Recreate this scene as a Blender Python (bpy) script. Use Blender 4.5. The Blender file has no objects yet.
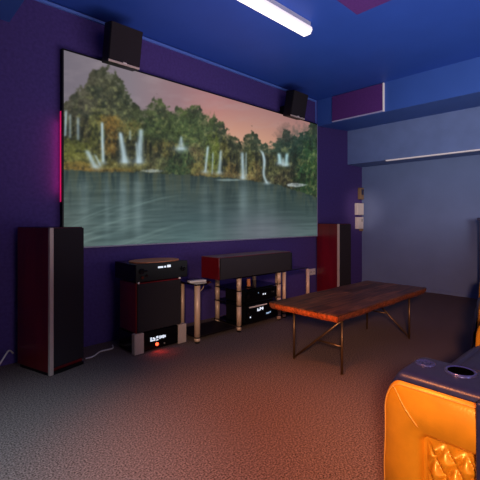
import bpy, bmesh, math, random
import numpy as np
from mathutils import Vector, Matrix
random.seed(7)
rng = np.random.default_rng(7)
S = bpy.context.scene
COL = S.collection
R = math.radians

# ------------------------------------------------------------------ helpers
def srgb(r, g, b):
    def f(c):
        c = c / 255.0
        return c / 12.92 if c <= 0.04045 else ((c + 0.055) / 1.055) ** 2.4
    return (f(r), f(g), f(b), 1.0)

def mat(name, col, rough=0.5, metal=0.0, emit=None, es=0.0, noise=None, bump=None, spec=None, coat=0.0, col2=None, stretch=(1, 1, 1)):
    m = bpy.data.materials.new(name); m.use_nodes = True
    nt = m.node_tree; N = nt.nodes; L = nt.links
    b = N['Principled BSDF']
    b.inputs['Base Color'].default_value = col
    b.inputs['Roughness'].default_value = rough
    b.inputs['Metallic'].default_value = metal
    if spec is not None: b.inputs['Specular IOR Level'].default_value = spec
    if coat: b.inputs['Coat Weight'].default_value = coat; b.inputs['Coat Roughness'].default_value = 0.12
    if emit: b.inputs['Emission Color'].default_value = emit; b.inputs['Emission Strength'].default_value = es
    if noise or bump:
        tc = N.new('ShaderNodeTexCoord'); mp = N.new('ShaderNodeMapping')
        mp.inputs['Scale'].default_value = stretch
        L.new(tc.outputs['Object'], mp.inputs['Vector'])
    if noise:
        n = N.new('ShaderNodeTexNoise'); n.inputs['Scale'].default_value = noise[0]; n.inputs['Detail'].default_value = 5
        L.new(mp.outputs[0], n.inputs['Vector'])
        rp = N.new('ShaderNodeValToRGB')
        rp.color_ramp.elements[0].position = 0.32; rp.color_ramp.elements[1].position = 0.68
        k = noise[1]
        c2 = col2 or tuple(min(1, c * (1 + k)) for c in col[:3]) + (1,)
        rp.color_ramp.elements[0].color = tuple(c * (1 - k) for c in col[:3]) + (1,)
        rp.color_ramp.elements[1].color = c2
        L.new(n.outputs['Fac'], rp.inputs[0]); L.new(rp.outputs[0], b.inputs['Base Color'])
    if bump:
        n2 = N.new('ShaderNodeTexNoise'); n2.inputs['Scale'].default_value = bump[0]; n2.inputs['Detail'].default_value = 6
        L.new(mp.outputs[0], n2.inputs['Vector'])
        bp = N.new('ShaderNodeBump'); bp.inputs['Strength'].default_value = bump[1]; bp.inputs['Distance'].default_value = bump[2]
        L.new(n2.outputs['Fac'], bp.inputs['Height']); L.new(bp.outputs[0], b.inputs['Normal'])
    return m

def link(name, bm, m, parent=None, smooth=False, bevel=0, loc=None, seg=2):
    me = bpy.data.meshes.new(name)
    bmesh.ops.recalc_face_normals(bm, faces=bm.faces)
    bm.to_mesh(me); bm.free()
    o = bpy.data.objects.new(name, me); COL.objects.link(o)
    for x in (m if isinstance(m, (list, tuple)) else [m]): me.materials.append(x)
    if parent: o.parent = parent
    if loc: o.location = loc
    if smooth:
        for p in me.polygons: p.use_smooth = True
    if bevel:
        b = o.modifiers.new('bevel', 'BEVEL'); b.width = bevel; b.segments = seg; b.limit_method = 'ANGLE'; b.angle_limit = R(40)
        w = o.modifiers.new('wn', 'WEIGHTED_NORMAL') if smooth else None
    return o

def bx(bm, x0, x1, y0, y1, z0, z1, M=None, mi=0):
    vs = [bm.verts.new((x, y, z)) for x in (x0, x1) for y in (y0, y1) for z in (z0, z1)]
    if M is not None:
        for v in vs: v.co = M @ v.co
    fs = []
    for q in ((0, 1, 3, 2), (4, 6, 7, 5), (0, 4, 5, 1), (2, 3, 7, 6), (0, 2, 6, 4), (1, 5, 7, 3)):
        f = bm.faces.new([vs[i] for i in q]); f.material_index = mi; fs.append(f)
    return vs

def box(name, m, x0, x1, y0, y1, z0, z1, parent=None, bevel=0.0, M=None):
    bm = bmesh.new(); bx(bm, x0, x1, y0, y1, z0, z1, M)
    return link(name, bm, m, parent, bevel=bevel, smooth=False)

def cyl(bm, p, q, r, n=20, r2=None, caps=True):
    p, q = Vector(p), Vector(q); d = (q - p); a = d.normalized()
    u = a.orthogonal().normalized(); w = a.cross(u); r2 = r if r2 is None else r2
    A = [bm.verts.new(p + (u * math.cos(t) + w * math.sin(t)) * r) for t in [2 * math.pi * i / n for i in range(n)]]
    B = [bm.verts.new(q + (u * math.cos(t) + w * math.sin(t)) * r2) for t in [2 * math.pi * i / n for i in range(n)]]
    for i in range(n):
        f = bm.faces.new((A[i], A[(i + 1) % n], B[(i + 1) % n], B[i])); f.smooth = True
    if caps: bm.faces.new(A[::-1]); bm.faces.new(B)

def tube(name, pts, r, m, parent=None, n=8):
    bm = bmesh.new()
    # smooth catmull-rom
    P = [Vector(p) for p in pts]; Q = []
    for i in range(len(P) - 1):
        a = P[max(i - 1, 0)]; b = P[i]; c = P[i + 1]; d = P[min(i + 2, len(P) - 1)]
        for k in range(6):
            t = k / 6
            Q.append(0.5 * ((2 * b) + (c - a) * t + (2 * a - 5 * b + 4 * c - d) * t * t + (3 * b - a - 3 * c + d) * t ** 3))
    Q.append(P[-1]); rings = []
    for i, p in enumerate(Q):
        d = (Q[min(i + 1, len(Q) - 1)] - Q[max(i - 1, 0)]).normalized()
        u = d.cross(Vector((0.13, 0.2, 1))).normalized(); w = d.cross(u)
        rings.append([bm.verts.new(p + (u * math.cos(2 * math.pi * j / n) + w * math.sin(2 * math.pi * j / n)) * r) for j in range(n)])
    for a, b in zip(rings, rings[1:]):
        for j in range(n): bm.faces.new((a[j], a[(j + 1) % n], b[(j + 1) % n], b[j]))
    bm.faces.new(rings[0][::-1]); bm.faces.new(rings[-1])
    return link(name, bm, m, parent, smooth=True)

def tag(o, label=None, cat=None, group=None, kind=None):
    if label: o['label'] = label
    if cat: o['category'] = cat
    if group: o['group'] = group
    if kind: o['kind'] = kind
    return o

def thing(name, label, cat, loc=(0, 0, 0), rz=0, group=None):
    o = bpy.data.objects.new(name, None); COL.objects.link(o)
    o.empty_display_size = 0.1
    o.location = loc; o.rotation_euler = (0, 0, rz)
    return tag(o, label, cat, group)

def copy_tree(o, parent=None):
    c = o.copy(); COL.objects.link(c); c.parent = parent
    for ch in list(o.children): copy_tree(ch, c)
    return c

def struct(name, bm, m, bevel=0):
    o = link(name, bm, m, bevel=bevel); o['kind'] = 'structure'; return o

def sbox(name, m, *a, bevel=0):
    bm = bmesh.new(); bx(bm, *a); return struct(name, bm, m, bevel)

# ------------------------------------------------------------------ materials
M = {}
M['ceil'] = mat('ceiling_blue_paint', srgb(44, 82, 176), 0.55, noise=(3, 0.04))
M['soff'] = mat('soffit_blue_paint', srgb(56, 92, 172), 0.5, noise=(3, 0.04))
M['cove'] = mat('light_blue_trim', srgb(95, 130, 215), 0.5)
M['wallf'] = mat('purple_wall_fabric', srgb(80, 62, 126), 0.9, noise=(40, 0.12), bump=(300, 0.2, 0.002), spec=0.2)
M['panel'] = mat('plum_acoustic_fabric', srgb(96, 52, 120), 0.95, noise=(60, 0.1), spec=0.1)
M['wallr'] = mat('slate_blue_wall', srgb(112, 128, 170), 0.6, noise=(2.5, 0.06), spec=0.3)
M['bulk'] = mat('slate_blue_bulkhead', srgb(112, 130, 178), 0.6, noise=(6, 0.06), spec=0.3)
M['trimw'] = mat('white_metal_trim_glow', srgb(225, 215, 210), 0.35, emit=srgb(225, 205, 205), es=0.25)  # faint emission added to brighten the trim
M['trimp'] = mat('pale_lilac_trim', srgb(190, 180, 215), 0.4)
M['carpet'] = mat('carpet', srgb(114, 94, 88), 1.0, noise=(125, 0.78), bump=(200, 0.5, 0.003), spec=0.05)
M['black'] = mat('satin_black', srgb(14, 13, 15), 0.5, spec=.25)
M['blackg'] = mat('gloss_black', srgb(7, 7, 9), 0.2, spec=.3)
M['grille'] = mat('black_grille_cloth', srgb(45, 40, 43), 0.95, noise=(500, 0.3), spec=0.1)
M['red'] = mat('dark_red_lacquer', srgb(112, 14, 22), 0.3, noise=(6, 0.3), stretch=(1, 1, 0.2), coat=0.2)
M['silver'] = mat('brushed_silver', srgb(196, 172, 160), 0.5, 0.1, noise=(200, 0.08), stretch=(1, 1, 0.1))
M['pillar'] = mat('champagne_aluminium', srgb(226, 186, 156), 0.4, 0.15)
M['glassb'] = mat('black_glass', srgb(10, 10, 14), 0.06, coat=0.6)
M['smoke'] = mat('smoked_shelf', srgb(26, 17, 18), 0.6, spec=.15)
M['white'] = mat('white_plastic', srgb(225, 212, 205), 0.4)
M['bwood'] = mat('warm_wood', srgb(216, 130, 82), 0.45, noise=(8, 0.2), stretch=(1, 8, 1))
M['brass'] = mat('aged_brass_rod', srgb(120, 92, 62), 0.38, 0.8)
M['navy'] = mat('navy_leather', srgb(30, 32, 62), 0.34, noise=(60, 0.15), bump=(220, 0.25, 0.002))
M['gold'] = mat('gold_leather', srgb(204, 136, 26), 0.36, 0.3, noise=(12, 0.12), bump=(180, 0.25, 0.002))
M['goldd'] = mat('gold_piping', srgb(205, 145, 60), 0.4, 0.2)
M['lamp'] = mat('lit_diffuser', srgb(255, 240, 232), 0.5, emit=(1, 0.9, 0.86, 1), es=1.5)
M['lamps'] = mat('lit_diffuser_side', srgb(240, 228, 228), 0.5, emit=(.92, .80, .80, 1), es=.85)  # dimmer copy of the diffuser, side shading put into its emission
M['lampb'] = mat('white_fixture_body', srgb(220, 215, 225), 0.5)
M['disp'] = mat('white_display', srgb(230, 240, 250), 0.4, emit=srgb(225, 240, 255), es=.8)
M['dispd'] = mat('dim_display', srgb(150, 170, 190), 0.4, emit=srgb(150, 180, 215), es=0.7)
M['rled'] = mat('red_led', srgb(255, 60, 30), 0.4, emit=srgb(255, 70, 40), es=5)
M['mag'] = mat('magenta_led_strip', srgb(200, 30, 90), 0.4, emit=srgb(200, 20, 90), es=.8)
M['cab'] = mat('dark_blue_cabinet_paint', srgb(44, 44, 78), 0.5)
M['beige'] = mat('beige_plastic', srgb(140, 112, 82), 0.5)

# bench top: dark walnut boards with a live edge
def walnut():
    m = bpy.data.materials.new('walnut_boards'); m.use_nodes = True
    nt = m.node_tree; N = nt.nodes; L = nt.links; b = N['Principled BSDF']
    tc = N.new('ShaderNodeTexCoord')
    mp = N.new('ShaderNodeMapping'); mp.inputs['Scale'].default_value = (1.2, 14, 6); L.new(tc.outputs['Object'], mp.inputs[0])
    n = N.new('ShaderNodeTexNoise'); n.inputs['Scale'].default_value = 3; n.inputs['Detail'].default_value = 8; n.inputs['Distortion'].default_value = 0.6
    L.new(mp.outputs[0], n.inputs['Vector'])
    br = N.new('ShaderNodeTexBrick'); br.inputs['Scale'].default_value = 1
    br.inputs['Brick Width'].default_value = 0.62; br.inputs['Row Height'].default_value = 0.105
    br.inputs['Mortar Size'].default_value = 0.0012; br.offset = 0.37
    br.inputs['Color1'].default_value = (0.25, 0.25, 0.25, 1); br.inputs['Color2'].default_value = (1, 1, 1, 1); br.inputs['Mortar'].default_value = (0.05, 0.05, 0.05, 1)
    L.new(tc.outputs['Object'], br.inputs['Vector'])
    rp = N.new('ShaderNodeValToRGB')
    rp.color_ramp.elements[0].position = 0.3; rp.color_ramp.elements[0].color = srgb(60, 34, 22)
    rp.color_ramp.elements[1].position = 0.72; rp.color_ramp.elements[1].color = srgb(160, 98, 60)
    L.new(n.outputs['Fac'], rp.inputs[0])
    mx = N.new('ShaderNodeMix'); mx.data_type = 'RGBA'; mx.blend_type = 'MULTIPLY'; mx.inputs[0].default_value = 0.9
    L.new(rp.outputs[0], mx.inputs[6]); L.new(br.outputs['Color'], mx.inputs[7]); L.new(mx.outputs[2], b.inputs['Base Color'])
    b.inputs['Roughness'].default_value = 0.5; b.inputs['Specular IOR Level'].default_value = .3
    return m
M['walnut'] = walnut()
M['edge_lit'] = mat('lit_walnut_edge', srgb(196, 84, 30), 0.5, noise=(60, 0.55), bump=(70, 0.6, 0.01))  # brighter edge copy for the left end, warm light put into its colour
M['edge'] = mat('raw_walnut_edge', srgb(128, 66, 38), 0.5, noise=(45, 0.5), bump=(70, 0.6, 0.01))

# ------------------------------------------------------------------ room
H = 2.882; YW = 3.325
sbox('floor', M['carpet'], -1.6, 6.25, -3.2, 3.45, -0.1, 0)
sbox('ceiling', M['ceil'], -1.6, 6.25, -3.2, 3.45, H, H + 0.1)
sbox('wall_front', M['wallf'], -1.6, 6.25, YW, YW + 0.12, 0, H)
sbox('wall_right', M['wallr'], 6.10, 6.25, -3.2, YW, 0, H)
sbox('wall_left', M['wallf'], -1.6, -1.48, -3.2, YW, 0, H)
sbox('wall_back', M['wallf'], -1.48, 6.10, -3.2, -3.08, 0, H)
# blue soffit along the right side, its underside rising slightly to the wall
bm = bmesh.new()
vs = bx(bm, 4.77, 6.10, -3.08, YW, 2.50, H)
for v in vs:
    if v.co.x > 5 and v.co.z < 2.6: v.co.z = 2.60
struct('trim_1', bm, M['soff'])
sbox('trim_2', M['bulk'], 5.63, 6.10, -3.08, YW, 2.012, 2.60)          # slate bulkhead under the soffit
sbox('trim_3', M['trimw'], 5.612, 5.66, -3.08, 2.67, 1.997, 2.012)      # bright strip on its lower edge
sbox('trim_4', M['cove'], 0.75, 4.73, YW - 0.02, YW, H - 0.035, H - 0.012)   # pale line at the top of the screen wall
sbox('trim_5', M['soff'], -1.48, 0.742, -3.08, YW, 2.61, H)          # soffit on the left
sbox('trim_6', M['cove'], 4.722, 4.736, YW - 0.012, YW, 2.49, H - 0.03)
sbox('baseboard_right', M['wallr'], 6.085, 6.10, -3.08, YW, 0, 0.05)

# fabric panel let into the soffit face with pale trim
t = thing('acoustic_panel', 'dark plum fabric panel set in the blue soffit face, pale trim on two sides', 'panel', (4.77, 2.68, 2.5))
box('fabric', M['panel'], -0.02, 0.0, -0.385, 0.375, 0.02, 0.372, t)
box('trim_strip', M['trimw'], -0.028, 0.0, -0.400, -0.386, 0.005, 0.372, t)
box('trim_strip', M['trimp'], -0.028, 0.0, -0.386, 0.375, 0.005, 0.018, t)
t = thing('acoustic_panel', 'dark plum fabric panel fixed flat on the blue ceiling beyond the strip light', 'panel', (2.59, 1.2, H - 0.082))
box('fabric', M['panel'], -0.30, 0.30, -0.42, 0.42, 0.0, 0.03, t, bevel=0.004)
box('backing', M['black'], -0.29, 0.29, -0.41, 0.41, 0.03, 0.082, t)

# strip light
t = thing('ceiling_light', 'long white fluorescent strip light glowing on the blue ceiling', 'light', (2.2, 2.09, H))
bm = bmesh.new()
prof = [(-0.052, -0.045), (-0.056, -0.072), (-0.036, -0.102), (0.036, -0.102), (0.056, -0.072), (0.052, -0.045)]
L0, L1 = -0.72, 0.645
a = [bm.verts.new((L0, y, z)) for y, z in prof]; b = [bm.verts.new((L1, y, z)) for y, z in prof]
for i in range(len(prof)): bm.faces.new((a[i], a[(i + 1) % 6], b[(i + 1) % 6], b[i]))
bm.faces.new(a); bm.faces.new(b[::-1])
bm.normal_update()
for f in bm.faces:
    if abs(f.calc_center_median().z + .102) > .002: f.material_index = 1
link('diffuser', bm, [M['lamp'], M['lamps']], t)
box('housing', M['lampb'], L0 + .01, L1 - .01, -0.045, 0.045, -0.045, 0, t)

# ------------------------------------------------------------------ projection screen with the picture
SX0, SX1, SZ0, SZ1 = 1.112, 4.712, 0.86, 2.512
YS = 3.28
NX, NZ = 560, 250
xs = np.linspace(SX0 + 0.012, SX1 - 0.012, NX); zs = np.linspace(SZ0 + 0.012, SZ1 - 0.012, NZ)
GX, GZ = np.meshgrid(xs, zs)
# the picture is drawn in its own keystoned sketch coordinates (a 480 unit sheet)
_xc = .723 * GX - .691 * YS; _d = .691 * GX + .723 * YS
PX = 240 + 382 * _xc / _d; PY = 219 - 382 * (GZ - 1.1) / _d
def vnoise(x, y, seed=0):
    r = np.random.default_rng(seed); T = r.random((256, 256))
    xi = np.floor(x).astype(int); yi = np.floor(y).astype(int); fx = x - xi; fy = y - yi
    fx = fx * fx * (3 - 2 * fx); fy = fy * fy * (3 - 2 * fy)
    g = lambda i, j: T[(yi + j) % 256, (xi + i) % 256]
    return (g(0, 0) * (1 - fx) + g(1, 0) * fx) * (1 - fy) + (g(0, 1) * (1 - fx) + g(1, 1) * fx) * fy
def fbm(x, y, seed=0, o=4):
    s = 0; a = 1; n = 0
    for k in range(o):
        s = s + a * vnoise(x * 2 ** k + 13 * k, y * 2 ** k + 7 * k, seed + k); n += a; a *= 0.55
    return s / n
def interp(x, pts):
    p = np.array(pts, float); return np.interp(x, p[:, 0], p[:, 1])
C = np.zeros(PX.shape + (3,))
def lay(mask, col):
    global C
    mk = np.clip(mask, 0, 1)[..., None]
    C = C * (1 - mk) + np.array(col, float) * mk
def blob(cx, cy, rx, ry, soft=0.5, nz=0.5, seed=1, fr=4.0):
    d = np.sqrt(((PX - cx) / rx) ** 2 + ((PY - cy) / ry) ** 2) + nz * (fbm(PX / fr, PY / fr, seed) - 0.5) * 2
    return np.clip((1 + soft - d) / soft / 1.0, 0, 1) * (d < 1 + soft)
# sky
for k, c0 in enumerate([(60, (118, 106, 124)), (130, (134, 118, 130)), (180, (164, 122, 124)), (215, (196, 126, 118)), (260, (198, 134, 116)), (318, (176, 120, 104))]): pass
kx = [60, 130, 180, 215, 260, 318]
cols = np.array([(118, 110, 122), (134, 122, 132), (158, 120, 124), (196, 124, 118), (196, 134, 118), (186, 126, 108)], float)
for ch in range(3): C[..., ch] = np.interp(PX, kx, cols[:, ch])
top = interp(PX, [(63, 50), (317, 124)])
lowf = np.clip((PY - top) / 45, 0, 1)
lay(lowf * np.clip((PX - 180) / 50, 0, 1) * 0.85, (232, 172, 128))
lay((1 - lowf) * np.clip((PX - 150) / 80, 0, 1) * 0.35, (130, 100, 120))
lay(np.clip(fbm(PX / 22, PY / 7, 5) * 2 - 1, 0, 1) * 0.35, (176, 160, 164))
# tree line
tl = interp(PX, [(60, 100), (70, 97), (76, 88), (84, 84), (90, 72), (98, 67), (108, 66), (118, 74), (126, 86), (133, 98), (140, 108), (147, 108), (152, 98), (160, 95), (166, 104), (172, 110), (178, 104), (186, 108), (192, 104), (200, 106), (204, 114), (210, 118), (214, 114), (222, 122), (228, 130), (235, 134), (241, 141), (246, 132), (252, 128), (258, 134), (262, 143), (270, 142), (279, 139), (283, 129), (288, 128), (293, 134), (300, 134), (306, 130), (311, 121), (318, 120)])
n1 = fbm(PX / 3.2, PY / 3.2, 11); n2 = fbm(PX / 8, PY / 8, 21)
edge = tl + (n1 - 0.5) * 14
mask = np.clip((PY - edge) / 2.5, 0, 1)
holes = np.clip((n1 - 0.56) * 8, 0, 1) * np.clip(1 - (PY - tl) / 22, 0, 1)
mask = mask * (1 - 0.65 * holes)
lay(mask, (74, 82, 58))
lay(mask * np.clip((130 - PX) / 50, 0, 1) * 0.65, (104, 94, 80))
lay(mask * np.clip((PX - 240) / 40, 0, 1) * 0.6, (52, 76, 66))
lay(mask * np.clip((n2 - 0.45) * 4, 0, 1) * np.clip(1 - np.abs(PX - 185) / 70, 0, 1) * 0.75, (104, 122, 62))
lay(mask * np.clip((0.48 - n2) * 5, 0, 1) * 0.65, (48, 58, 46))
lay(mask * np.clip((n1 - 0.5) * 5, 0, 1) * 0.3, (138, 146, 92))
cliff = interp(PX, [(60, 112), (90, 118), (130, 126), (170, 138), (230, 146), (318, 156)])
cm = np.clip((PY - cliff - (n2 - .5) * 14) / 5, 0, 1)
vst = fbm(PX / 1.6, PY / 12, 31)
lay(cm * 0.6, (58, 58, 42)); lay(cm * np.clip((vst - 0.5) * 4, 0, 1) * 0.55, (112, 104, 56)); lay(cm * np.clip((0.45 - vst) * 5, 0, 1) * 0.55, (42, 48, 42))
# foliage masses and golden patches
P_ = [(97, 128, 5, 14, (138, 134, 58), .75), (110, 122, 8, 5, (196, 134, 46), .8), (112, 138, 4, 12, (182, 120, 50), .75), (130, 127, 7, 5, (180, 138, 58), .7), (107, 147, 5, 4, (190, 130, 50), .6),
      (72, 148, 14, 7, (138, 136, 50), .85), (80, 158, 18, 5, (160, 146, 60), .7), (75, 166, 16, 3.5, (192, 138, 56), .8), (120, 165, 18, 3, (176, 148, 60), .7), (100, 170, 20, 2, (204, 142, 60), .6),
      (170, 128, 26, 9, (92, 112, 58), .7), (196, 124, 12, 8, (100, 118, 66), .6), (182, 160, 18, 12, (92, 122, 70), .85), (176, 165, 10, 8, (60, 84, 56), .5), (166, 148, 8, 5, (176, 132, 58), .65), (158, 160, 7, 8, (150, 124, 78), .6), (200, 168, 8, 6, (186, 140, 66), .7), (197, 152, 5, 6, (170, 112, 70), .6),
      (210, 152, 3, 14, (142, 152, 58), .8), (216, 156, 2.5, 14, (150, 156, 50), .8), (224, 152, 3, 10, (160, 140, 58), .7), (203, 142, 5, 6, (110, 126, 70), .5), (232, 168, 4, 4, (190, 138, 68), .7), (254, 172, 6, 8, (168, 122, 60), .75), (248, 160, 4, 8, (120, 118, 58), .6), (272, 172, 10, 9, (104, 92, 62), .75), (276, 166, 9, 5, (120, 124, 70), .5),
      (290, 178, 9, 6, (110, 84, 62), .5), (309, 168, 9, 20, (66, 104, 54), .85), (312, 156, 6, 9, (96, 132, 58), .7), (306, 180, 8, 9, (54, 88, 54), .7), (300, 146, 14, 12, (42, 72, 66), .6), (284, 133, 6, 6, (104, 84, 76), .5), (240, 176, 10, 2.5, (200, 146, 76), .6), (215, 174, 14, 2, (196, 146, 80), .6)]
for i, (cx, cy, rx, ry, c, o) in enumerate(P_): 
    bb = blob(cx, cy, rx * 1.05, ry * 1.05, 0.8, 0.75, 40 + i, 2.6)
    lay(bb * o * .8 * (.45 + .9 * fbm(PX / 1.7, PY / 1.9, 140 + i)), np.array(c) * (.86, .93, .95))
lay(np.clip((PY - tl - 10) / 6, 0, 1) * np.clip((n1 - 0.55) * 6, 0, 1) * 0.35, (166, 164, 96))
lay(np.clip((PY - tl - 10) / 6, 0, 1) * np.clip((0.42 - n1) * 6, 0, 1) * 0.5, (36, 44, 38))
# water
sh = interp(PX, [(60, 168), (100, 170), (140, 171), (180, 173), (220, 176), (250, 179), (280, 184), (300, 190), (318, 196)]) + (fbm(PX / 4, PY * 0, 9) - .5) * 3
wm = np.clip((PY - sh) / 1.2, 0, 1)
bot = interp(PX, [(63, 250), (317, 235)])
dep = np.clip((PY - sh) / (bot - sh), 0, 1)
W0 = np.array((54, 72, 68.)); W1 = np.array((84, 108, 108.))
wc = W0 + (W1 - W0) * (dep ** 0.7)[..., None]
C = C * (1 - wm[..., None]) + wc * wm[..., None]
slope = PY + (PX - 63) * 0.03
st = fbm(PX / 26, slope / 1.6, 91)
lay(wm * np.clip((st - .52) * 4, 0, 1) * .22, (128, 146, 140)); lay(wm * np.clip((.48 - st) * 5, 0, 1) * .35, (48, 64, 64))
refl = fbm(PX / 3.2, dep * 2.5, 301)
lay(wm * np.clip(1 - dep / .45, 0, 1) * np.clip((refl - .42) * 4, 0, 1) * .55, (92, 92, 62))
lay(wm * np.clip(1 - dep / .6, 0, 1) * np.clip((.5 - refl) * 5, 0, 1) * .6, (36, 50, 50))
lay(wm * np.exp(-((dep - .62) / .25) ** 2) * np.exp(-((PX - 205) / 50) ** 2) * .45, (52, 74, 80))
lay(wm * np.clip(dep - .5, 0, 1) * np.exp(-((PX - 190) / 30) ** 2) * .6, (96, 138, 140))
lay(wm * np.clip((105 - PX) / 50, 0, 1) * 0.45 * dep, (122, 122, 110))
lay(wm * np.exp(-((PX - 235) / 55) ** 2) * np.clip(1 - dep * 1.5, 0, 1) * 0.55, (48, 62, 60))
lay(wm * np.exp(-((PX - 285) / 30) ** 2) * np.exp(-((dep - .35) / .3) ** 2) * 0.45, (44, 64, 62))
for (x, w, o, dm) in [(84, 5, .45, .4), (107, 3, .4, .6), (123, 5, .6, .5), (138, 4.5, .6, .6), (205, 5, .3, .5), (219, 4, .3, .6), (243, 4, .6, .35), (245, 9, .3, .9), (262, 6, .35, .9), (272, 5, .25, .8)]:
    lay(wm * np.exp(-((PX - x) / w) ** 2) * np.exp(-(np.maximum(dep - dm, 0) / .3) ** 2) * np.clip(dep * 5, 0, 1) * o * .85 * (.6 + .5 * st), (128, 152, 154))
lay(wm * np.exp(-((PX - 262) / 34) ** 2) * np.exp(-((dep - .9) / .35) ** 2) * 0.5, (112, 108, 124))
for i in range(26):
    x0 = rng.uniform(70, 170); y0 = rng.uniform(198, 242); sl = rng.uniform(-.42, -.2); ln = rng.uniform(10, 34); w = rng.uniform(.4, 1.3)
    dd = np.abs(PY - y0 - sl * (PX - x0) - .003 * (PX - x0) ** 2) / w
    lay(wm * np.exp(-dd ** 2) * np.exp(-((PX - x0) / ln) ** 4) * .2, (140, 170, 164))
lay(blob(296, 184, 8, 1.6, .4, .3, 8) * .8, (200, 212, 214)); lay(blob(228, 179, 10, .8, .5, .3, 8) * .5, (170, 196, 194))
lay(blob(152, 170, 8, 1.2, .6, .5, 18, 2) * .6, (190, 205, 206))
# fine leafy grain, cavities and softening
g = fbm(PX / .9, PY / .9, 201, 3) - .5; g2 = fbm(PX / 5, PY / 4, 211) - .5
land = np.clip(mask * (1 - wm), 0, 1)[..., None]
C = C * (1 - .13 * land) * (1 + land * (g[..., None] * .55 + g2[..., None] * .5))
cav = np.exp(-((PY - (cliff + 16)) / 12) ** 2) * np.clip((fbm(PX / 2.6, PY / 7, 221) - .5) * 5, 0, 1) * (1 - wm)
lay(cav * .75, (30, 36, 32))
# waterfalls
def fall(x0, y0, x1, y1, w, o=0.8, w1=None, c=(176, 204, 214), curve=0.0):
    tt = np.clip((PY - y0) / (y1 - y0), 0, 1); w1_ = w if w1 is None else w1
    xx = x0 + (x1 - x0) * tt + curve * np.sin(tt * math.pi * 2); ww = w + (w1_ - w) * tt
    m_ = np.exp(-((PX - xx) / (ww * 0.8)) ** 2) * (PY > y0) * (PY < y1) * np.clip((PY - y0) / 3, 0, 1) * np.clip((y1 - PY) / 2, 0, 1)
    m_ = m_ * (0.65 + 0.6 * fbm(PX / 0.9, PY / 9, 77))
    lay(m_ * o * 1.0 * (1 - wm * .6), c)
fall(66, 108, 65, 136, 1.6, .7); fall(70, 112, 70, 138, 1.5, .55); fall(78, 115, 78, 140, 1.8, .6)
fall(102, 120, 103, 162, 1.7, .95, 2.2); fall(120, 130, 125, 163, 2.2, .95, 4.6); fall(130, 128, 130, 140, 1.5, .5)
fall(141, 127, 139, 163, 2.6, .95, 4.2); fall(136, 140, 138, 163, 1.6, .6)
fall(181, 134, 181, 146, 1.2, .8, 3.5); fall(181, 144, 181, 150, 4, .9, 6)
fall(208, 144, 205, 172, 1.6, .85); fall(213, 150, 212, 174, 1.1, .6); fall(221, 148, 219, 173, 1.6, .8, 2.4)
fall(242, 150, 243, 179, 2.0, .85, 2.8); fall(246, 150, 246, 176, 1.2, .5)
fall(260, 148, 268, 184, 1.6, .9, 1.8, curve=2); fall(263, 150, 264, 166, 1.2, .5)
fall(279, 151, 280, 164, 2.2, .95, 3, c=(176, 222, 232)); fall(287, 151, 286, 166, 1.8, .85, 3, c=(176, 222, 232)); fall(283, 156, 283, 166, 2, .6)
fall(86, 148, 96, 168, 3.0, .8, 4.0); fall(94, 152, 101, 166, 1.6, .7)
for (bx_, by_, rw, rh) in [(103, 162, 4, 2), (125, 161, 6, 4), (139, 161, 5.5, 4), (181, 148, 7, 3.5), (205, 171, 4, 2), (219, 172, 4, 2), (243, 177, 4, 3), (267, 182, 4, 2), (280, 163, 4, 2), (286, 164, 4, 2), (97, 166, 5, 3)]:
    lay(np.exp(-((PX - bx_) / rw) ** 2 - ((PY - by_) / rh) ** 2) * .5, (180, 204, 212))
L_ = C.mean(-1, keepdims=True); C = L_ + (C - L_) * .84
def blur(a, k):
    for ax in (0, 1):
        for _ in range(k):
            a = (np.roll(a, 1, ax) + 2 * a + np.roll(a, -1, ax)) / 4
    return a
E_ = blur(C, 1); E_[:4] = C[:4]; E_[-4:] = C[-4:]; E_[:, :4] = C[:, :4]; E_[:, -4:] = C[:, -4:]; C = E_
C = (C - 108) * 1.12 + 106
# light veil: washes the painted picture evenly
C = C * 0.94 + 8
lin = np.where(C / 255 <= .04045, C / 255 / 12.92, ((C / 255 + .055) / 1.055) ** 2.4)
me = bpy.data.meshes.new('projected_picture')
vx = np.stack([GX, np.full_like(GX, YS - 0.002), GZ], -1).reshape(-1, 3)
idx = np.arange(NX * NZ).reshape(NZ, NX)
q = np.stack([idx[:-1, :-1], idx[:-1, 1:], idx[1:, 1:], idx[1:, :-1]], -1).reshape(-1, 4)
me.vertices.add(len(vx)); me.vertices.foreach_set('co', vx.ravel())
me.loops.add(q.size); me.loops.foreach_set('vertex_index', q.ravel())
me.polygons.add(len(q)); me.polygons.foreach_set('loop_start', np.arange(0, q.size, 4)); me.polygons.foreach_set('loop_total', np.full(len(q), 4))
me.update()
at = me.color_attributes.new('pic', 'FLOAT_COLOR', 'POINT')
at.data.foreach_set('color', np.concatenate([lin.reshape(-1, 3), np.ones((NX * NZ, 1))], 1).ravel())
pm = bpy.data.materials.new('projected_lake_picture'); pm.use_nodes = True
N = pm.node_tree.nodes; Lk = pm.node_tree.links; b = N['Principled BSDF']
an = N.new('ShaderNodeAttribute'); an.attribute_name = 'pic'
b.inputs['Base Color'].default_value = (.02, .02, .02, 1); b.inputs['Roughness'].default_value = .9; b.inputs['Specular IOR Level'].default_value = 0
Lk.new(an.outputs['Color'], b.inputs['Emission Color']); b.inputs['Emission Strength'].default_value = 0.92
me.materials.append(pm)
t = thing('projection_screen', 'wide wall screen showing waterfalls among green and golden trees above a calm lake', 'screen', (0, 0, 0))
o = bpy.data.objects.new('projected_picture', me); COL.objects.link(o); o.parent = t
box('screen_backing', M['black'], SX0 + .01, SX1 - .01, YS, YW - 0.001, SZ0 + .01, SZ1 - .01, t)
fr = mat('thin_grey_frame', srgb(150, 140, 165), .5)
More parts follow.
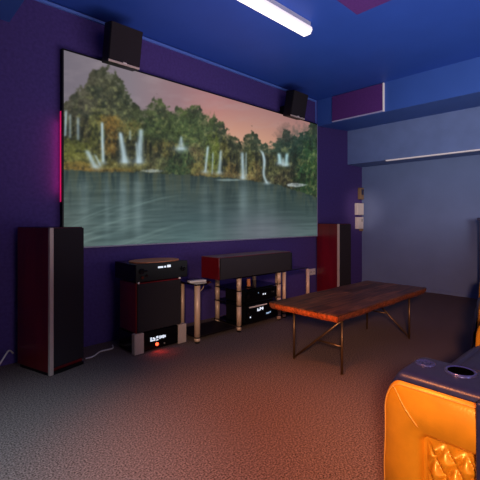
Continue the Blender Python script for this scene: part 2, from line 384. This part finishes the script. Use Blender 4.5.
for nm, a in (('l', (SX0, SX0 + .012, SZ0, SZ1)), ('r', (SX1 - .012, SX1, SZ0, SZ1)), ('b', (SX0 + .012, SX1 - .012, SZ0, SZ0 + .012)), ('t', (SX0 + .012, SX1 - .012, SZ1 - .012, SZ1))):
    box('frame_edge', fr if nm in 'rb' else M['black'], a[0], a[1], YS - .006, YW - .001, a[2], a[3], t)
box('light_strip', M['mag'], SX0 - .004, SX0, YS + .02, YW - .004, 1.25, 2.0, t)

# ------------------------------------------------------------------ loudspeakers
def tower(label, loc, rz):
    # local frame: front face at y=0 facing -y, width 0..w, depth to +y
    t = thing('tower_speaker', label, 'speaker', loc, rz)
    w, d, h = 0.282, 0.40, 1.045
    box('plinth', M['black'], 0.006, w - 0.002, 0.006, d - 0.03, 0.0, 0.022, t)
    box('cabinet', M['red'], 0, w, 0.022, d, 0.022, h, t, bevel=0.004)
    box('top_panel', M['blackg'], 0.003, w - .003, 0.024, d - .003, h, h + .003, t)
    box('trim_strip', M['silver'], 0.0, 0.030, 0.0, 0.022, 0.004, h, t, bevel=0.003)
    box('grille', M['grille'], 0.032, w - .002, 0.002, 0.022, 0.05, h - .004, t, bevel=0.004)
    return t
a16 = R(16)
tower('tall dark red speaker with black grille at left, in front of the screen corner', (0.885, 2.852, 0), a16)
tower('tall red sided speaker standing right of the screen, behind the bench', (4.665, 2.90, 0), -R(8))

def height_speaker(label, loc):
    t = thing('wall_speaker', label, 'speaker', loc)
    w, h, d = 0.29, 0.322, 0.135
    tilt = Matrix.Rotation(R(11), 4, 'X')
    bm = bmesh.new(); vs = bx(bm, 0, w, 0.012, d, 0, h, tilt); link('cabinet', bm, M['black'], t, bevel=.004)
    bm = bmesh.new(); bx(bm, 0.004, w - .004, 0, 0.012, 0.026, h - .003, tilt); link('grille', bm, M['grille'], t, bevel=.003)
    bm = bmesh.new(); bx(bm, 0.0, w - .006, -0.002, 0.012, 0.002, 0.02, tilt); link('trim_strip', bm, M['silver'], t, bevel=.002)
    bm = bmesh.new(); bx(bm, w / 2 - .016, w / 2 + .016, -0.004, -.001, 0.014, 0.026, tilt); link('badge', bm, M['white'], t)
    bm = bmesh.new(); bx(bm, w / 2 - .03, w / 2 + .03, d - 0.005, YW - loc[1] - .002, 0.12, 0.2)
    link('wall_bracket', bm, M['black'], t)
    return t
height_speaker('black tilted wall speaker above the upper left part of the screen', (1.40, 3.045, 2.42))
height_speaker('black tilted wall speaker above the upper right corner of the screen', (3.80, 3.045, 2.415))

# centre speaker
t = thing('centre_speaker', 'long low dark red speaker with black grille lying on the silver legged rack', 'speaker', (2.285, 2.65, 0.545))
box('cabinet', M['red'], 0, 1.045, 0.02, 0.285, 0, 0.207, t, bevel=.005)
box('grille', M['grille'], 0.004, 1.02, 0, 0.02, 0.004, 0.203, t, bevel=.004)
box('end_cap', M['black'], 1.022, 1.052, 0.002, 0.24, 0.002, 0.195, t, bevel=.01)

# ------------------------------------------------------------------ stack at left: power amplifier, subwoofer, receiver, round board
t = thing('power_amplifier', 'black amplifier on the carpet with silver side blocks, lit display and red light', 'amplifier', (1.515, 2.815, 0))
box('chassis', M['blackg'], 0.004, 0.50, 0.012, 0.28, 0.012, 0.168, t, bevel=.004)
box('side_block', M['silver'], 0, 0.085, 0, 0.05, 0.004, 0.172, t, bevel=.004)
box('side_block', M['silver'], 0.425, 0.51, 0, 0.05, 0.004, 0.172, t, bevel=.004)
for i in range(2): box('foot', M['black'], 0.03 + .4 * i, 0.07 + .4 * i, 0.2, 0.24, 0, 0.012, t)
bm = bmesh.new()
for (x, w, z, h) in [(.150, .012, .082, .034), (.166, .016, .082, .012), (.172, .012, .100, .012), (.186, .010, .082, .024), (.206, .02, .098, .018), (.206, .02, .080, .008), (.236, .012, .088, .026), (.252, .014, .092, .020), (.270, .012, .088, .026), (.286, .012, .092, .018)]:
    bx(bm, x, x + w, .009, .013, z, z + h)
link('display', bm, M['disp'], t)
bm = bmesh.new(); cyl(bm, (.212, .014, .050), (.212, .004, .050), .013, 16); link('power_light', bm, M['rled'], t)
bm = bmesh.new(); cyl(bm, (.285, .014, .042), (.285, .006, .042), .006, 12); link('button', bm, M['silver'], t)

t = thing('subwoofer', 'square dark red subwoofer with black grille between two black amplifiers', 'speaker', (1.535, 2.815, 0.172))
box('cabinet', M['red'], 0, .435, .018, .30, 0, .410, t, bevel=.005)
box('grille', M['grille'], .006, .430, 0, .018, .006, .403, t, bevel=.006)
t = thing('av_receiver', 'black receiver with small white display on top of the subwoofer', 'receiver', (1.525, 2.805, 0.582))
box('chassis', M['blackg'], 0, .50, .012, .385, .012, .155, t, bevel=.004)
box('front_panel', M['black'], -.004, .504, 0, .012, .012, .158, t, bevel=.003)
for i in range(2):
    bm = bmesh.new(); cyl(bm, (.02 + .40 * i, .02, 0.006), (.02 + .40 * i, -.004, 0.006), .008, 12); link('foot', bm, M['white'], t)
bm = bmesh.new()
for (x, w, h) in [(.20, .05, .014), (.262, .016, .014), (.29, .034, .02)]: bx(bm, x, x + w, -.003, .001, .112, .112 + h)
link('display', bm, M['disp'], t)
for (x, z, r) in [(.045, .10, .022), (.45, .09, .022), (.05, .05, .012), (.09, .06, .009), (.085, .1, .008)]:
    bm = bmesh.new(); cyl(bm, (x, 0, z), (x, -.014, z), r, 20); link('knob', bm, M['glassb'], t)
bm = bmesh.new(); cyl(bm, (0, 0, 0), (0, 0, .008), 1, 48)
for v in bm.verts: v.co.x *= .235; v.co.y *= .165
tag(link('wooden_board', bm, M['bwood'], bevel=.002, loc=(1.80, 2.985, .7375)), 'flat oval wooden board lying on the black receiver', 'board')

# ------------------------------------------------------------------ hi-fi rack
def pillar(parent, x, y, z1, joints, r=.024):
    bm = bmesh.new(); zs_ = [0.012] + joints + [z1]
    for a, b in zip(zs_, zs_[1:]): cyl(bm, (x, y, a + .004), (x, y, b - .004), r, 20)
    p = link('pillar', bm, M['pillar'], parent)
    bm = bmesh.new(); cyl(bm, (x, y, 0), (x, y, .016), r * .8, 16); link('foot', bm, M['black'], p)
    for j in joints:
        bm = bmesh.new(); cyl(bm, (x, y, j - .004), (x, y, j + .004), r * 1.08, 20); link('joint_ring', bm, M['black'], p)
t = thing('hifi_rack', 'hi-fi rack with champagne round pillars and black glass shelves under the long speaker', 'rack', (0, 0, 0))
for (x, y) in ((2.59, 2.725), (3.215, 2.745), (2.63, 3.10), (3.19, 3.10)): pillar(t, x, y, .53, [.055, .255, .40])
for z in (.055, .255, .40): box('glass_shelf', M['glassb'], 2.60, 3.20, 2.73, 3.12, z - .004, z + .005, t, bevel=.002)
box('top_shelf', M['glassb'], 2.52, 3.27, 2.69, 3.14, .53, .543, t, bevel=.003)
t = thing('side_stand', 'small pillar stand with black glass top between the subwoofer and the rack', 'stand', (0, 0, 0))
pillar(t, 2.085, 2.735, .52, [.05], .027); pillar(t, 2.11, 3.0, .52, [.05], .02)
bm = bmesh.new()
P = [(2.045, 2.70), (2.16, 2.69), (2.25, 2.74), (2.28, 2.85), (2.275, 3.05), (2.045, 3.05)]
A = [bm.verts.new((x, y, .52)) for x, y in P]; B = [bm.verts.new((x, y, .532)) for x, y in P]
bm.faces.new(A[::-1]); bm.faces.new(B)
for i in range(6): bm.faces.new((A[i], A[(i + 1) % 6], B[(i + 1) % 6], B[i]))
link('glass_top', bm, M['glassb'], t)
box('lower_shelf', M['smoke'], 2.08, 2.56, 2.74, 3.06, .044, .056, t, bevel=.002)
tube('brace', [(2.26, 2.86, .515), (2.22, 2.82, .47), (2.12, 2.76, .44)], .005, M['pillar'], t)
t = thing('side_stand', 'small pillar stand with thin dark shelf between the rack and the right tower speaker', 'stand', (0, 0, 0))
pillar(t, 3.33, 2.765, .52, [.05], .02); pillar(t, 3.745, 2.745, .52, [.05], .022)
box('glass_top', M['glassb'], 3.30, 3.77, 2.76, 3.06, .52, .53, t, bevel=.002)
box('lower_shelf', M['smoke'], 3.30, 3.74, 2.76, 3.06, .044, .056, t, bevel=.002)
pillar(t, 3.50, 3.02, .52, [.05], .02)

tg = tag(box('remote_control', M['white'], -.085, .085, -.03, .03, 0, .018, bevel=.006), 'pale remote control lying on the small stand by the subwoofer', 'remote')
tg.location = (2.13, 2.80, .532); tg.rotation_euler = (0, 0, R(-12))

def component(name, label, cat, x0, x1, y0, z0, z1, extra):
    t = thing(name, label, cat, (x0, y0, z0)); w = x1 - x0; h = z1 - z0
    box('chassis', M['black'], .004, w - .004, .01, .30, .008, h, t, bevel=.003)
    box('front_panel', M['blackg'], 0, w, 0, .01, .008, h, t, bevel=.003)
    for i in range(2): box('foot', M['black'], .03 + i * (w - .09), .06 + i * (w - .09), .05, .08, 0, .008, t)
    extra(t, w, h); return t
def ex1(t, w, h):
    box('disc_tray', M['white'], .05, .31, -.004, 0, h - .022, h - .008, t)
    bm = bmesh.new()
    for (x, ww, z, hh) in [(.165, .012, .106, .028), (.18, .02, .108, .012), (.202, .012, .11, .03), (.218, .016, .122, .012), (.236, .018, .112, .026)]: bx(bm, x, x + ww, -.003, 0, z, z + hh)
    link('display', bm, M['disp'], t)
    bm = bmesh.new(); bx(bm, .352, .37, -.003, 0, .06, .075); link('indicator', bm, M['dispd'], t)
    bm = bmesh.new(); bx(bm, .30, .345, -.003, 0, .055, .07); link('indicator', bm, M['dispd'], t)
    bm = bmesh.new(); bx(bm, .058, .07, -.003, 0, .055, .068); link('indicator', bm, M['disp'], t)
    for x in (.03, w - .04):
        bm = bmesh.new(); cyl(bm, (x, 0, h * .55), (x, -.014, h * .55), .016, 20); link('knob', bm, M['glassb'], t)
component('av_receiver', 'black receiver with white display and silver tray strip on the lowest rack shelf', 'receiver', 2.665, 3.15, 2.705, .060, .236, ex1)
def ex2(t, w, h):
    bm = bmesh.new(); bx(bm, .258, .271, -.003, 0, .06, .073); link('indicator', bm, M['disp'], t)
    bm = bmesh.new(); bx(bm, .288, .302, -.003, 0, .058, .072); link('indicator', bm, M['disp'], t)
    bm = bmesh.new(); bx(bm, .19, .197, -.003, 0, .085, .092); link('indicator', bm, M['dispd'], t)
    for x in (.035, w - .05):
        bm = bmesh.new(); cyl(bm, (x, 0, h * .55), (x, -.014, h * .55), .02, 20); link('knob', bm, M['glassb'], t)
component('stereo_amplifier', 'black amplifier with a few tiny white lights on the middle rack shelf', 'amplifier', 2.67, 3.15, 2.72, .260, .385, ex2)
t = thing('ornament', 'small brown upright item on the upper rack shelf below the long speaker', 'ornament', (2.80, 2.80, .405))
box('base', M['black'], -.03, .03, -.03, .03, 0, .008, t, bevel=.002)
box('body', M['bwood'], -.016, .016, -.012, .012, .008, .085, t, bevel=.004)

# ------------------------------------------------------------------ bench
t = thing('bench', 'long low walnut slab bench on thin brass rod legs in front of the rack', 'bench', (0, 0, 0))
BX0, BX1, BY0, BY1, BZ = 2.27, 3.85, 1.415, 2.035, .448
bm = bmesh.new(); n = 40
per = []
for i in range(n + 1): per.append((BX0 + (BX1 - BX0) * i / n, BY0 + .006 * math.sin(i * .5) + .002 * math.sin(i * 1.9), 0))
for i in range(1, 13): per.append((BX1 + .006 * math.sin(i * 2), BY0 + (BY1 - BY0) * i / 13, 1))
for i in range(n + 1): per.append((BX1 - (BX1 - BX0) * i / n, BY1 + .006 * math.sin(i * .5 + 1), 0))
for i in range(1, 13): per.append((BX0 + .004 * math.sin(i * 1.7), BY1 - (BY1 - BY0) * i / 13, 1))
cx, cy = (BX0 + BX1) / 2, (BY0 + BY1) / 2
def ring(ins, z): return [bm.verts.new((x + (cx - x) * 0 + (ins if x < cx - .75 else -ins if x > cx + .75 else 0), y + (ins if y < cy - .2 else -ins if y > cy + .2 else 0), z)) for x, y, e in per]
r0 = ring(.014, BZ - .052); r1 = ring(.004, BZ - .036); r2 = ring(0, BZ - .008); r3 = ring(.005, BZ)
for a, b in ((r0, r1), (r1, r2), (r2, r3)):
    for i in range(len(a)):
        j = (i + 1) % len(a); f = bm.faces.new((a[i], a[j], b[j], b[i]))
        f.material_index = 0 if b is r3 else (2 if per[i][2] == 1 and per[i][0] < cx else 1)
bm.faces.new(r3); bm.faces.new(r0[::-1])
o = link('tabletop', bm, [M['walnut'], M['edge'], M['edge_lit']], t)
LZ = BZ - .0515
def rod(bm, p, q, r=.009): cyl(bm, p, q, r, 12)
for (x, ya, yb) in ((2.405, 1.895, 1.465), (3.58, 1.475, 1.895)):
    # ya: foot from which the diagonal rises, yb: the leg whose top it meets
    for y in (ya, yb):
        bm = bmesh.new(); rod(bm, (x, y, 0), (x, y, LZ)); cyl(bm, (x, y, 0), (x, y, .004), .013, 12); link('leg', bm, M['brass'], t)
    bm = bmesh.new(); rod(bm, (x, ya, .012), (x, yb, LZ - .012), .008); link('diagonal_brace', bm, M['brass'], t)
    bm = bmesh.new(); rod(bm, (x, (ya + yb) / 2, LZ / 2), (x, yb, LZ * .5), .007); link('cross_bar', bm, M['brass'], t)
    box('mounting_plate', M['brass'], x - .02, x + .02, 1.45, 1.93, LZ, LZ + .004, t)

# ------------------------------------------------------------------ recliners
def soft_box(name, m, x0, x1, y0, y1, z0, z1, parent, bev=.05, seg=5, puff=0.0, nsub=0):
    bm = bmesh.new(); bx(bm, x0, x1, y0, y1, z0, z1)
    o = link(name, bm, m, parent)
    b = o.modifiers.new('b', 'BEVEL'); b.width = bev; b.segments = seg; b.limit_method = 'NONE'
    for p in o.data.polygons: p.use_smooth = True
    o.modifiers.new('w', 'WEIGHTED_NORMAL')
    return o

def arm_profile(z0, z1, yf, yb, r=.05):
    # side outline in (y,z): front toe at yf, rounded top front corner, back at yb
    pts = [(yb, z0), (yb, z1)]
    for k in range(9):
        a = R(90 - k * 10.5)
        pts.append((yf - .062 + .055 * math.cos(a), z1 - .10 + .10 * math.sin(a)))
    pts += [(yf - .004, z1 - .17), (yf, z1 - .24), (yf + .002, z0 + .12), (yf - .008, z0)]
    return pts

def extrude_profile(pts, x0, x1):
    bm = bmesh.new()
    a = [bm.verts.new((x0, y, z)) for y, z in pts]; b = [bm.verts.new((x1, y, z)) for y, z in pts]
    n = len(pts)
    for i in range(n): bm.faces.new((a[i], a[(i + 1) % n], b[(i + 1) % n], b[i]))
    bm.faces.new(a); bm.faces.new(b[::-1])
    return bm

def make_recliner(label):
    t = thing('recliner', label, 'recliner')
    ZT = .567; AW = .258; W = 1.32
    for side in (0, 1):
        X = 0 if side == 0 else W - AW
        # gold padded side body
        bm = extrude_profile(arm_profile(.05, ZT - .012, 0, -.86, .055), X, X + AW)
        # replace the flat outer side by a grid with an inset: cut via plain extra panels below
        arm = link('armrest', bm, M['gold'], t)
        b = arm.modifiers.new('b', 'BEVEL'); b.width = .014; b.segments = 4; b.limit_method = 'ANGLE'; b.angle_limit = R(50)
        for p in arm.data.polygons: p.use_smooth = True
        arm.modifiers.new('w', 'WEIGHTED_NORMAL')
        # navy top pad following the top and the front curve
        path = [(-.84 + .765 * k / 14, ZT - .012, 0, 1) for k in range(14)]
        for k in range(10):
            a = R(90 - k * 8.5)
            a = R(90 - k * 4.2)
            path.append((-.062 + .055 * math.cos(a), ZT - .112 + .10 * math.sin(a), math.cos(a) * .8, math.sin(a)))
        bm = bmesh.new(); nu = 16; V = []
        for pi_, (y, z, ny_, nz_) in enumerate(path):
            row = []
            for q in range(nu + 1):
                u = q / nu; h_ = .002 + .020 * (1 - abs(2 * u - 1) ** 6) ** .6 * min(1, (len(path) - 1 - pi_) / 6 + .1)
                row.append(bm.verts.new((X + .002 + (AW - .004) * u, y + ny_ * h_, z + nz_ * h_)))
            row += [bm.verts.new((X + AW - .004, y - ny_ * .004, z - nz_ * .004)), bm.verts.new((X + .004, y - ny_ * .004, z - nz_ * .004))]
            V.append(row)
        for a_, b_ in zip(V, V[1:]):
            for q in range(len(a_)): bm.faces.new((a_[q], a_[(q + 1) % len(a_)], b_[(q + 1) % len(a_)], b_[q]))
        bm.faces.new(V[0]); bm.faces.new(V[-1][::-1])
        pad = link('arm_pad', bm, M['navy'], arm, smooth=True)
        # cup hole
        # holder: rim and shallow disc, black colour standing in for the hole's shade
        bm = bmesh.new()
        def lathe(bm, cx, cy, pr, n=36):
            rg = [[bm.verts.new((cx + rr * math.cos(2 * math.pi * i / n), cy + rr * math.sin(2 * math.pi * i / n), z)) for i in range(n)] for rr, z in pr]
            for a_, b_ in zip(rg, rg[1:]):
                for i in range(n):
                    f = bm.faces.new((a_[i], a_[(i + 1) % n], b_[(i + 1) % n], b_[i])); f.smooth = True
            return rg
        rg = lathe(bm, X + .160, -.20, [(.052, ZT + .004), (.050, ZT + .015), (.045, ZT + .017), (.040, ZT + .014)])
        link('cup_rim', bm, M['ring'], pad)
        bm = bmesh.new()
        rg = lathe(bm, X + .160, -.20, [(.0405, ZT + .0145), (.040, ZT + .0118), (.03, ZT + .0112), (.0005, ZT + .0110)])
        link('cup_well', bm, M['well_shade'], pad)
        bm = bmesh.new(); rg = lathe(bm, X + .155, -.085, [(.036, ZT + .004), (.035, ZT + .014), (.026, ZT + .016), (.022, ZT + .0125), (.001, ZT + .0125)])
        for i in range(4):
            a = i * math.pi / 2 + .4
            bx(bm, X + .155 + .013 * math.cos(a) - .004, X + .155 + .013 * math.cos(a) + .004, -.085 + .013 * math.sin(a) - .004, -.085 + .013 * math.sin(a) + .004, ZT + .012, ZT + .0165)
        link('control_pad', bm, M['ctrl'], pad)
        # outer side: raised leather border with diamond tufted inset (on both outer sides)
        sx = X if side == 0 else X + AW
        sg = -1 if side == 0 else 1
        # quilted inset
        ny, nz = 120, 84
        y0, y1, z0, z1 = -.80, -.150, .11, .395
        bm = bmesh.new(); grid = []
        for j in range(nz + 1):
            row = []
            for i in range(ny + 1):
                y = y0 + (y1 - y0) * i / ny; z = z0 + (z1 - z0) * j / nz
                u = (y - y1) / .058; v = (z - z1) / .095
                p1 = abs(((u + v) % 1) - .5) * 2; p2 = abs(((u - v) % 1) - .5) * 2
                hgt = (1 - max(p1, p2) ** 2.2) ** .8
                ed = min(1, min(i, ny - i) / 5, min(j, nz - j) / 5)
                hh = (.002 + .026 * hgt) * ed
                row.append(bm.verts.new((sx + sg * (hh + .001), y, z)))
            grid.append(row)
        for j in range(nz):
            for i in range(ny):
                f = bm.faces.new((grid[j][i], grid[j][i + 1], grid[j + 1][i + 1], grid[j + 1][i])); f.smooth = True
        link('quilted_panel', bm, M['gold'], arm, smooth=True)
        # border padding around inset: a frame loft
        def frame_pt(k, d):  # k perimeter param index, d 0..1 from inner to outer
            return None
        inn = []; out = []
        OUT = [(-.86, .06), (-.86, ZT - .012)] + [(-.062 + .053 * math.cos(R(90 - q * 12)), ZT - .114 + .10 * math.sin(R(90 - q * 12))) for q in range(8)] + [(-.010, ZT - .20), (-.006, ZT - .30), (-.008, .06)]
        INN = [(y0 - .012, z0 - .012), (y0 - .012, z1 + .012)] + [(y1 - .02 + .032 * math.cos(R(90 - q * 12)), z1 - .02 + .032 * math.sin(R(90 - q * 12))) for q in range(8)] + [(y1 + .012, z1 - .06), (y1 + .012, z1 - .14), (y1 + .012, z0 - .012)]
        bm = bmesh.new(); levels = [(0, 0.0), (.03, .022), (.12, .034), (.5, .036), (.88, .024), (.97, .012), (1, 0.0)]
        rings = []
        for s_, hh in levels:
            rings.append([bm.verts.new((sx + sg * hh, a[0] + (b_[0] - a[0]) * s_, a[1] + (b_[1] - a[1]) * s_)) for a, b_ in zip(INN, OUT)])
        nn = len(INN)
        for a, b_ in zip(rings, rings[1:]):
            for i in range(nn):
                f = bm.faces.new((a[i], a[(i + 1) % nn], b_[(i + 1) % nn], b_[i])); f.smooth = True
        bo = link('side_border', bm, M['gold'], arm, smooth=True)
        # piping along outer edge and the two diagonal seams
        def pipe(pts, r_):
            q_ = [pts[0]]
            for a_, b_ in zip(pts, pts[1:]):
                n_ = max(1, int((Vector(b_) - Vector(a_)).length / .03))
                q_ += [tuple(Vector(a_).lerp(Vector(b_), k_ / n_)) for k_ in range(1, n_ + 1)]
            tube('piping', q_, r_, M['goldd'], arm, 6)
        pipe([(sx + sg * .016, y, z) for y, z in [(a[0] + (b_[0] - a[0]) * .95, a[1] + (b_[1] - a[1]) * .95) for a, b_ in list(zip(INN, OUT))[1:]]], .0025)
        k = 4
        pipe([(sx + sg * ((.0365) if .1 < s_ < .8 else .024), INN[k][0] + (OUT[k][0] - INN[k][0]) * s_, INN[k][1] + (OUT[k][1] - INN[k][1]) * s_) for s_ in (.06, .3, .6, .85, .94)], .0018)
    # seat cushion with stitched ridges, footrest, back
    def quilt(name, x0, x1, prof, parent, ridges=6):
        n = 30; bm = bmesh.new(); rows = []
        for i, (y, z) in enumerate(prof):
            row = []
            for j in range(n + 1):
                u = j / n; b_ = (1 - abs(2 * u - 1) ** 3.5)
                row.append((x0 + (x1 - x0) * u, y, z, b_))
            rows.append(row)
        V = []
        for i, row in enumerate(rows):
            V.append([bm.verts.new((x, y, z - .06 * (1 - b_))) for x, y, z, b_ in row])
        for a, b_ in zip(V, V[1:]):
            for j in range(n): bm.faces.new((a[j], a[j + 1], b_[j + 1], b_[j]))
        bm.faces.new([v for v in V[0]] + [r_[-1] for r_ in V[1:]] + [v for v in V[-1][-2::-1]] + [r_[0] for r_ in V[-2:0:-1]])
        return link(name, bm, M['navy'], parent, smooth=True)
    pr = []
    ctrl = [(-.70, .47), (-.42, .48), (-.25, .485), (-.10, .482), (-.03, .42), (.0, .33), (.01, .22), (.03, .10)]
    cum = 0
    for i in range(len(ctrl) - 1):
        for k in range(16):
            s_ = k / 16; y = ctrl[i][0] + (ctrl[i + 1][0] - ctrl[i][0]) * s_; z = ctrl[i][1] + (ctrl[i + 1][1] - ctrl[i][1]) * s_
            ph = abs(math.sin(math.pi * s_)) ** .45
            nx_, nz_ = -(ctrl[i + 1][1] - ctrl[i][1]), (ctrl[i + 1][0] - ctrl[i][0]); l_ = math.hypot(nx_, nz_)
            pr.append((y + nx_ / l_ * .022 * ph, z + nz_ / l_ * .022 * ph))
    pr.append(ctrl[-1])
    quilt('seat', AW + .004, W - AW - .004, pr, t)
    box('base_frame', M['black'], .02, W - .02, -.84, -.03, 0, .07, t)
    bk = soft_box('backrest', M['navy'], AW - .28, W - AW + .28, -1.12, -.86, .30, 1.08, t, .07)
    soft_box('lumbar_cushion', M['navy'], AW + .01, W - AW - .01, -.88, -.68, .46, .78, bk, .06)
    soft_box('headrest', M['navy'], AW - .05, W - AW + .05, -.93, -.78, .80, 1.06, bk, .06)
    soft_box('side_wing', M['navy'], -.040, .03, -.875, -.296, .22, .572, bk, .008)
    return t
M['ring'] = mat('dark_blue_metal_ring', srgb(96, 104, 165), .22, .8)
M['well_shade'] = mat('cup_well_shade', srgb(2, 2, 3), .8, spec=0)  # near-black stands in for the shade of a deep hole
M['ctrl'] = mat('blue_control_plastic', srgb(58, 66, 120), .25, .5)
rec = make_recliner('recliner nearest the camera, gold leather side with quilted diamonds and navy arm with cup holder')
rec.location = (1.295, .625, 0)
r2 = copy_tree(rec); r2['label'] = 'farther recliner at the right edge of the frame, only its gold arm corner showing'
r2.location = (3.06, .79, 0); r2.rotation_euler = (0, 0, R(14))

# ------------------------------------------------------------------ wall devices, cabinet, cables
t = thing('wall_control', 'brown framed little wall box, topmost of the three in the wall corner', 'control', (6.005, YW, 1.55))
box('housing', M['beige'], -.05, .055, -.06, 0, -.1, .1, t, bevel=.006)
box('face', M['cab'], -.03, .035, -.064, -.06, -.02, .07, t)
t = thing('wall_control', 'white square wall box in the corner, middle of the three', 'control', (5.955, YW, 1.285))
box('housing', M['white'], -.10, .10, -.06, 0, -.1, .1, t, bevel=.006)
t = thing('wall_control', 'white wall box with small dark slot, lowest of the three in the corner', 'control', (5.955, YW, 1.05))
box('housing', M['white'], -.09, .09, -.06, 0, -.1, .1, t, bevel=.006)
box('slot', M['black'], .03, .045, -.063, -.06, .02, .07, t)
box('bracket', M['beige'], .05, .1, -.05, 0, -.14, -.1, t)

t = thing('wall_outlet', 'white double power outlet low on the wall left of the right tower speaker', 'outlet', (4.64, YW, .34))
box('plate', M['white'], -.075, .075, -.01, 0, -.045, .045, t, bevel=.003)
for s_ in (-1, 1):
    bm = bmesh.new()
    for dx in (-.01, .01): bx(bm, s_ * .038 + dx - .002, s_ * .038 + dx + .002, -.0115, -.009, -.01, .01)
    link('socket', bm, M['black'], t)

t = thing('side_cabinet', 'dark blue cabinet with overhanging top against the right wall at the frame edge', 'cabinet', (5.90, 1.285, 0))
box('body', M['cab'], -.18, .18, -.22, .17, .05, 1.09, t, bevel=.004)
box('top', M['cab'], -.195, .195, -.24, .19, 1.09, 1.13, t, bevel=.006)
box('plinth', M['black'], -.16, .18, -.2, .15, 0, .05, t)
dr = box('door', M['cab'], -.192, -.18, -.2, .15, .08, 1.07, t, bevel=.003)
bm = bmesh.new(); cyl(bm, (-.192, -.15, .6), (-.215, -.15, .6), .012, 16); link('knob', bm, M['pillar'], dr)

tag(tube('power_cable', [(.60, 3.24, .004), (.62, 3.17, .03), (.66, 3.15, .10), (.71, 3.20, .14), (.75, 3.25, .10)], .006, M['white']), 'white cable looping out behind the left tower speaker', 'cable')
tag(tube('speaker_cable', [(1.20, 3.02, .006), (1.27, 3.03, .006), (1.36, 3.10, .006), (1.46, 3.10, .007), (1.50, 3.18, .006)], .006, M['white']), 'pale cable on the carpet between left tower speaker and subwoofer', 'cable')

# ------------------------------------------------------------------ lights
def area(name, loc, target, size, power, col, sy=None, spread=None):
    l = bpy.data.lights.new(name, 'AREA'); l.energy = power; l.color = col; l.size = size
    if sy: l.shape = 'RECTANGLE'; l.size_y = sy
    if spread: l.spread = R(spread)
    o = bpy.data.objects.new(name, l); COL.objects.link(o); o.location = loc
    o.rotation_euler = (Vector(target) - Vector(loc)).to_track_quat('-Z', 'Y').to_euler(); return o
def spot(name, loc, target, power, col, ang, blend=.8, rad=.1):
    l = bpy.data.lights.new(name, 'SPOT'); l.energy = power; l.color = col; l.spot_size = R(ang); l.spot_blend = blend; l.shadow_soft_size = rad
    o = bpy.data.objects.new(name, l); COL.objects.link(o); o.location = loc
    o.rotation_euler = (Vector(target) - Vector(loc)).to_track_quat('-Z', 'Y').to_euler(); return o
area('fill_rear', (1.2, -2.6, 2.1), (3, 3, 1.6), 2.2, 42, (1.0, .84, .92))
area('ceiling_wash', (2.5, 0.9, 0.9), (2.8, 1.4, 2.84), 2.0, 38, (.90, .88, .96))
spot('upper_right_wash', (0.3, -1.8, 1.5), (6.0, 1.5, 2.2), 500, (.97, .92, .88), 36, 1, .5)
spot('warm_carpet_spot', (.95, 1.0, 2.6), (1.38, 1.10, 0), 285, (1, .31, .10), 60, 1, .15)  # unseen overhead spot added to warm the carpet
spot('chair_fill', (-.5, -.5, 1.5), (1.25, .42, .42), 54, (1, .74, .46), 26, .8, .12)  # added spot without a fixture, lights the gold chair side
spot('warm_rack', (-.4, -.4, 1.5), (2.5, 2.75, .20), 230, (1, .74, .55), 26, 1, .1)  # unseen spot added to brighten the pillars and silver blocks
spot('corner_fill', (3.2, .2, 1.9), (5.96, 3.3, 1.28), 190, (1, .78, .64), 12, .9, .1)  # unseen narrow spot added to lift the wall boxes
spot('warm_bench', (-.9, -.6, 1.6), (3.5, 1.35, .1), 560, (1, .54, .38), 42, 1, .12)
spot('cool_left', (-.7, .9, 2.5), (.20, 1.75, 0), 430, (.52, .80, 1.0), 50, 1, .3)  # unseen cool spot added to tint the carpet at left
spot('pink_ceiling_fill', (2.0, 1.9, 1.5), (2.05, 2.5, 2.88), 16, (1, .40, .55), 90, 1, .3)  # spot added to tint the ceiling purple, no real bounce
spot('red_glow', (1.727, 2.79, .09), (1.727, 2.72, 0), .5, (1, .05, .03), 150, 1, .01)
o = area('strip_glow', (SX0 - .006, YS + .006, 1.62), (SX0 - .2, YS + .06, 1.62), .01, .35, (1, .05, .25), .6)
w = bpy.data.worlds.new('World'); S.world = w; w.use_nodes = True
w.node_tree.nodes['Background'].inputs[0].default_value = (.05, .05, .1, 1); w.node_tree.nodes['Background'].inputs[1].default_value = .3

# ------------------------------------------------------------------ camera
cam = bpy.data.cameras.new('camera'); co = bpy.data.objects.new('camera', cam); COL.objects.link(co)
co.location = (0, 0, 1.1); co.rotation_euler = (R(90), 0, -math.atan2(.691, .723))
cam.sensor_width = 36; cam.lens = 382 / 480 * 36; cam.shift_y = -20 / 480; cam.clip_start = .02
S.camera = co
S.view_settings.view_transform = 'Standard'; S.view_settings.look = 'None'; S.view_settings.exposure = 0; S.view_settings.gamma = 1
